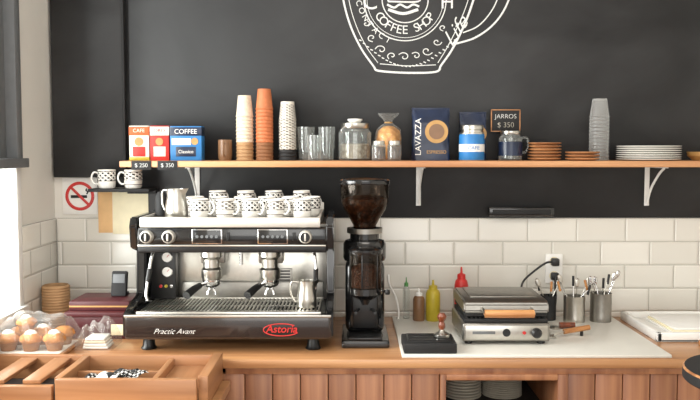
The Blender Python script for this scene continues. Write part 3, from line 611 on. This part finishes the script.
for dx,dy,t in mp: muffin(g,dx,dy,.0165,1,t)
muffin(g,-.03,-.005,.068,.88,m_ice)
rw=random.Random(5); wv=[(rw.uniform(20,70),rw.uniform(20,70),rw.random()*6) for _ in range(5)]
def hf(x,y,u,v):
    e=min(u,1-u,v,1-v)*2; base=.100*min(1,e*2.6)**.5+.016
    base+=.022*math.exp(-((x+.03)**2+(y)**2)/.0022)
    cr_=sum(abs(math.sin(a*x+b*y+c)) for a,b,c in wv)/5
    return base+(cr_-.5)*.022*min(1,e*4+.3)
drape(g,'plastic_wrap',-.128,.128,-.11,.11,hf,m_bagp,34)
g=grp('wicker_canister',(-1.165,-.20,ZT)); prof=[(0,0)]
for i in range(15): prof+=[(.052,.002+i*.011),(.055,.006+i*.011),(.052,.0105+i*.011)]
prof+=[(.048,.168),(.046,.01),(0,.01)]; lathe(g,'basket',prof,m_kraft,sharp=60)
g=grp('maroon_box',(-.925,-.31,ZT)); box(g,'box',-.13,.13,-.10,.14,0,.085,m_maroon,.004); box(g,'lid',-.134,.134,-.104,.144,.082,.10,m_maroon,.003); box(g,'white_label',.04,.11,-.1035,-.10,.015,.055,m_cream,.0005)
g=grp('tea_box',(-.935,-.29,ZT+.101)); box(g,'box',-.115,.11,-.09,.1,0,.034,m_maroon,.003); box(g,'band',-.1155,.1105,-.0905,.1005,.012,.018,m_gold,.0003)
g=grp('card_terminal',(-.895,-.27,ZT+.1355)); o=box(g,'body',-.03,.03,-.012,.012,0,.095,m_matte,.006); o.rotation_euler=(-.25,0,0); o.location.y+=.012
o=box(g,'screen',-.023,.023,-.0145,-.0115,.05,.085,m_grey,.001); o.rotation_euler=(-.25,0,0); o.location.y+=.016
box(g,'stand',-.028,.028,-.01,.045,0,.012,m_matte,.003)
g=grp('plastic_bag_of_napkins',(-.895,-.53,ZT))
for k in range(4): box(g,'napkin',-.045+.003*k,.045-.004*k,-.04,.04,.002+.010*k,.011+.010*k,m_wht if k!=2 else m_cupsp,.004)
rw=random.Random(9); wv2=[(rw.uniform(30,110),rw.uniform(30,110),rw.random()*6) for _ in range(5)]
def hf2(x,y,u,v):
    e=min(u,1-u,v,1-v)*2; c_=sum(abs(math.sin(a*x+b*y+c)) for a,b,c in wv2)/5
    return .002+.052*min(1,e*3)**.5+(c_)*.035*min(1,e*3)+.03*math.exp(-((x-.02)**2+(y-.03)**2)/.0006)
drape(g,'bag_film',-.066,.066,-.062,.07,hf2,m_bagp,26)
# return counter + open wooden crate in front
rc=grp('return_counter',(0,0,0)); box(rc,'top',XL+.002,-.40,-1.75,-.703,.80,.83,m_counter,.004); box(rc,'side_board',-.45,-.43,-1.72,-.71,0,.80,m_front,.002)
box(rc,'end_board',XL+.01,-.45,-1.72,-1.70,0,.80,m_front,.002)
cr_=grp('wooden_display_crate',(0,0,0)); zc0,zc1=.831,.921
box(cr_,'floor_panel',-1.21,-.43,-1.0,-.71,zc0,zc0+.012,m_dk,.001)
box(cr_,'front_board',-.875,-.455,-1.01,-.985,zc0,zc1,m_crate,.003); box(cr_,'right_board',-.455,-.425,-.985,-.705,zc0,zc1+.004,m_crate2,.003)
box(cr_,'back_board',-1.21,-.455,-.725,-.705,zc0,zc1,m_crate,.003); box(cr_,'divider',-.885,-.862,-.985,-.725,zc0,zc1,m_crate2,.003)
box(cr_,'divider_b',-.60,-.582,-.985,-.725,zc0,zc1-.01,m_crate2,.003); box(cr_,'cross_rail',-.862,-.60,-.85,-.835,zc0,zc1-.02,m_crate,.003)
box(cr_,'inner_shelf',-.582,-.455,-.985,-.725,zc1-.05,zc1-.035,m_crate2,.002)
box(cr_,'left_board',-1.21,-1.19,-1.0,-.725,zc0,zc1,m_crate2,.003); box(cr_,'front_board_l',-1.19,-.885,-1.01,-.985,zc0,zc1-.02,m_crate,.003)
for i in range(2):
    box(cr_,'slat',-1.09+i*.11,-1.035+i*.11,-.985,-.725,zc1-.02,zc1-.008,m_crate2,.002)
def sheet(p,name,x,y,z,w_,d,mat,seed,a=0):
    bm=bmesh.new(); uvl=bm.loops.layers.uv.new('UVMap'); n=8; V={}
    for i in range(n+1):
        for j in range(n+1): V[i,j]=bm.verts.new(((i/n-.5)*w_,(j/n-.5)*d,.010*math.sin(i*.9+seed)*math.sin(j*.7+seed*2)+.010))
    for i in range(n):
        for j in range(n):
            f=bm.faces.new([V[i,j],V[i+1,j],V[i+1,j+1],V[i,j+1]])
            for l,q in zip(f.loops,((i,j),(i+1,j),(i+1,j+1),(i,j+1))): l[uvl].uv=(q[0]/n,q[1]/n)
    return fin(bm,name,mat,p,(x,y,z),(0,0,a),60)
g=grp('receipt_pile',(-.735,-.915,zc0+.0125))
box(g,'box_under',-.115,.115,-.055,.055,0,.038,m_matte,.003)
for k in range(5): sheet(g,'receipt',-.065+.032*k,-.012+.012*(k%2),.040+.006*k,.085,.08,m_matte if k%3==0 else (m_paperb if k%3==1 else m_wht),k+1,.3*k-.5)
g=grp('wrapped_napkins',(-.745,-.78,zc0+.0125)); box(g,'pack',-.10,.09,-.04,.04,0,.035,m_dk,.010); box(g,'sleeve',-.03,.03,-.041,.041,0,.037,m_maroon,.010)
# bar table at the right front
bt=grp('bar_table',(1.13,-1.2,0)); lathe(bt,'top',[(0,.965),(.205,.965),(.21,.97),(.21,.975),(.21,.995),(.205,1.0),(0,1.0)],[m_matte,m_saucer],mi=[0,0,0,0,1,0],seg=48)
lathe(bt,'pedestal',[(0,.02),(.17,.0),(.18,.01),(.05,.03),(.025,.06),(.025,.94),(.08,.965),(0,.965)],m_black)

# ---------------- light ----------------
Wd=bpy.data.worlds.new('World'); S.world=Wd; Wd.use_nodes=True
bg=Wd.node_tree.nodes['Background']; bg.inputs[0].default_value=(1,.98,.95,1); bg.inputs[1].default_value=1.2
def area(name,loc,rot,sx,sy,pw,col=(1,1,1)):
    l=bpy.data.lights.new(name,'AREA'); l.shape='RECTANGLE'; l.size=sx; l.size_y=sy; l.energy=pw; l.color=col
    o=bpy.data.objects.new(name,l); o.location=loc; o.rotation_euler=rot; link(o); return o
area('window_daylight',(XL-.45,-1.15,1.85),(0,-PI/2,0),1.6,1.5,125,(1,.985,.96))
area('camera_side_fill',(.0,-5.2,1.9),(PI/2,0,0),3.0,1.8,52,(1,.98,.94))  # added soft fill from behind the camera, no shopfront stands there
area('overhead_fill',(.2,-2.0,ZC-.03),(0,0,0),1.4,.6,15,(1,.93,.84))  # added overhead fill for the closed room, no lamp fitting behind it
# ---------------- camera ----------------
cam=bpy.data.cameras.new('camera'); co=bpy.data.objects.new('camera',cam); link(co)
co.location=(0,-3.34,1.6); co.rotation_euler=(PI/2-math.atan(50/800),0,0); cam.sensor_width=36; cam.lens=36*800/700; cam.clip_start=.05
S.camera=co
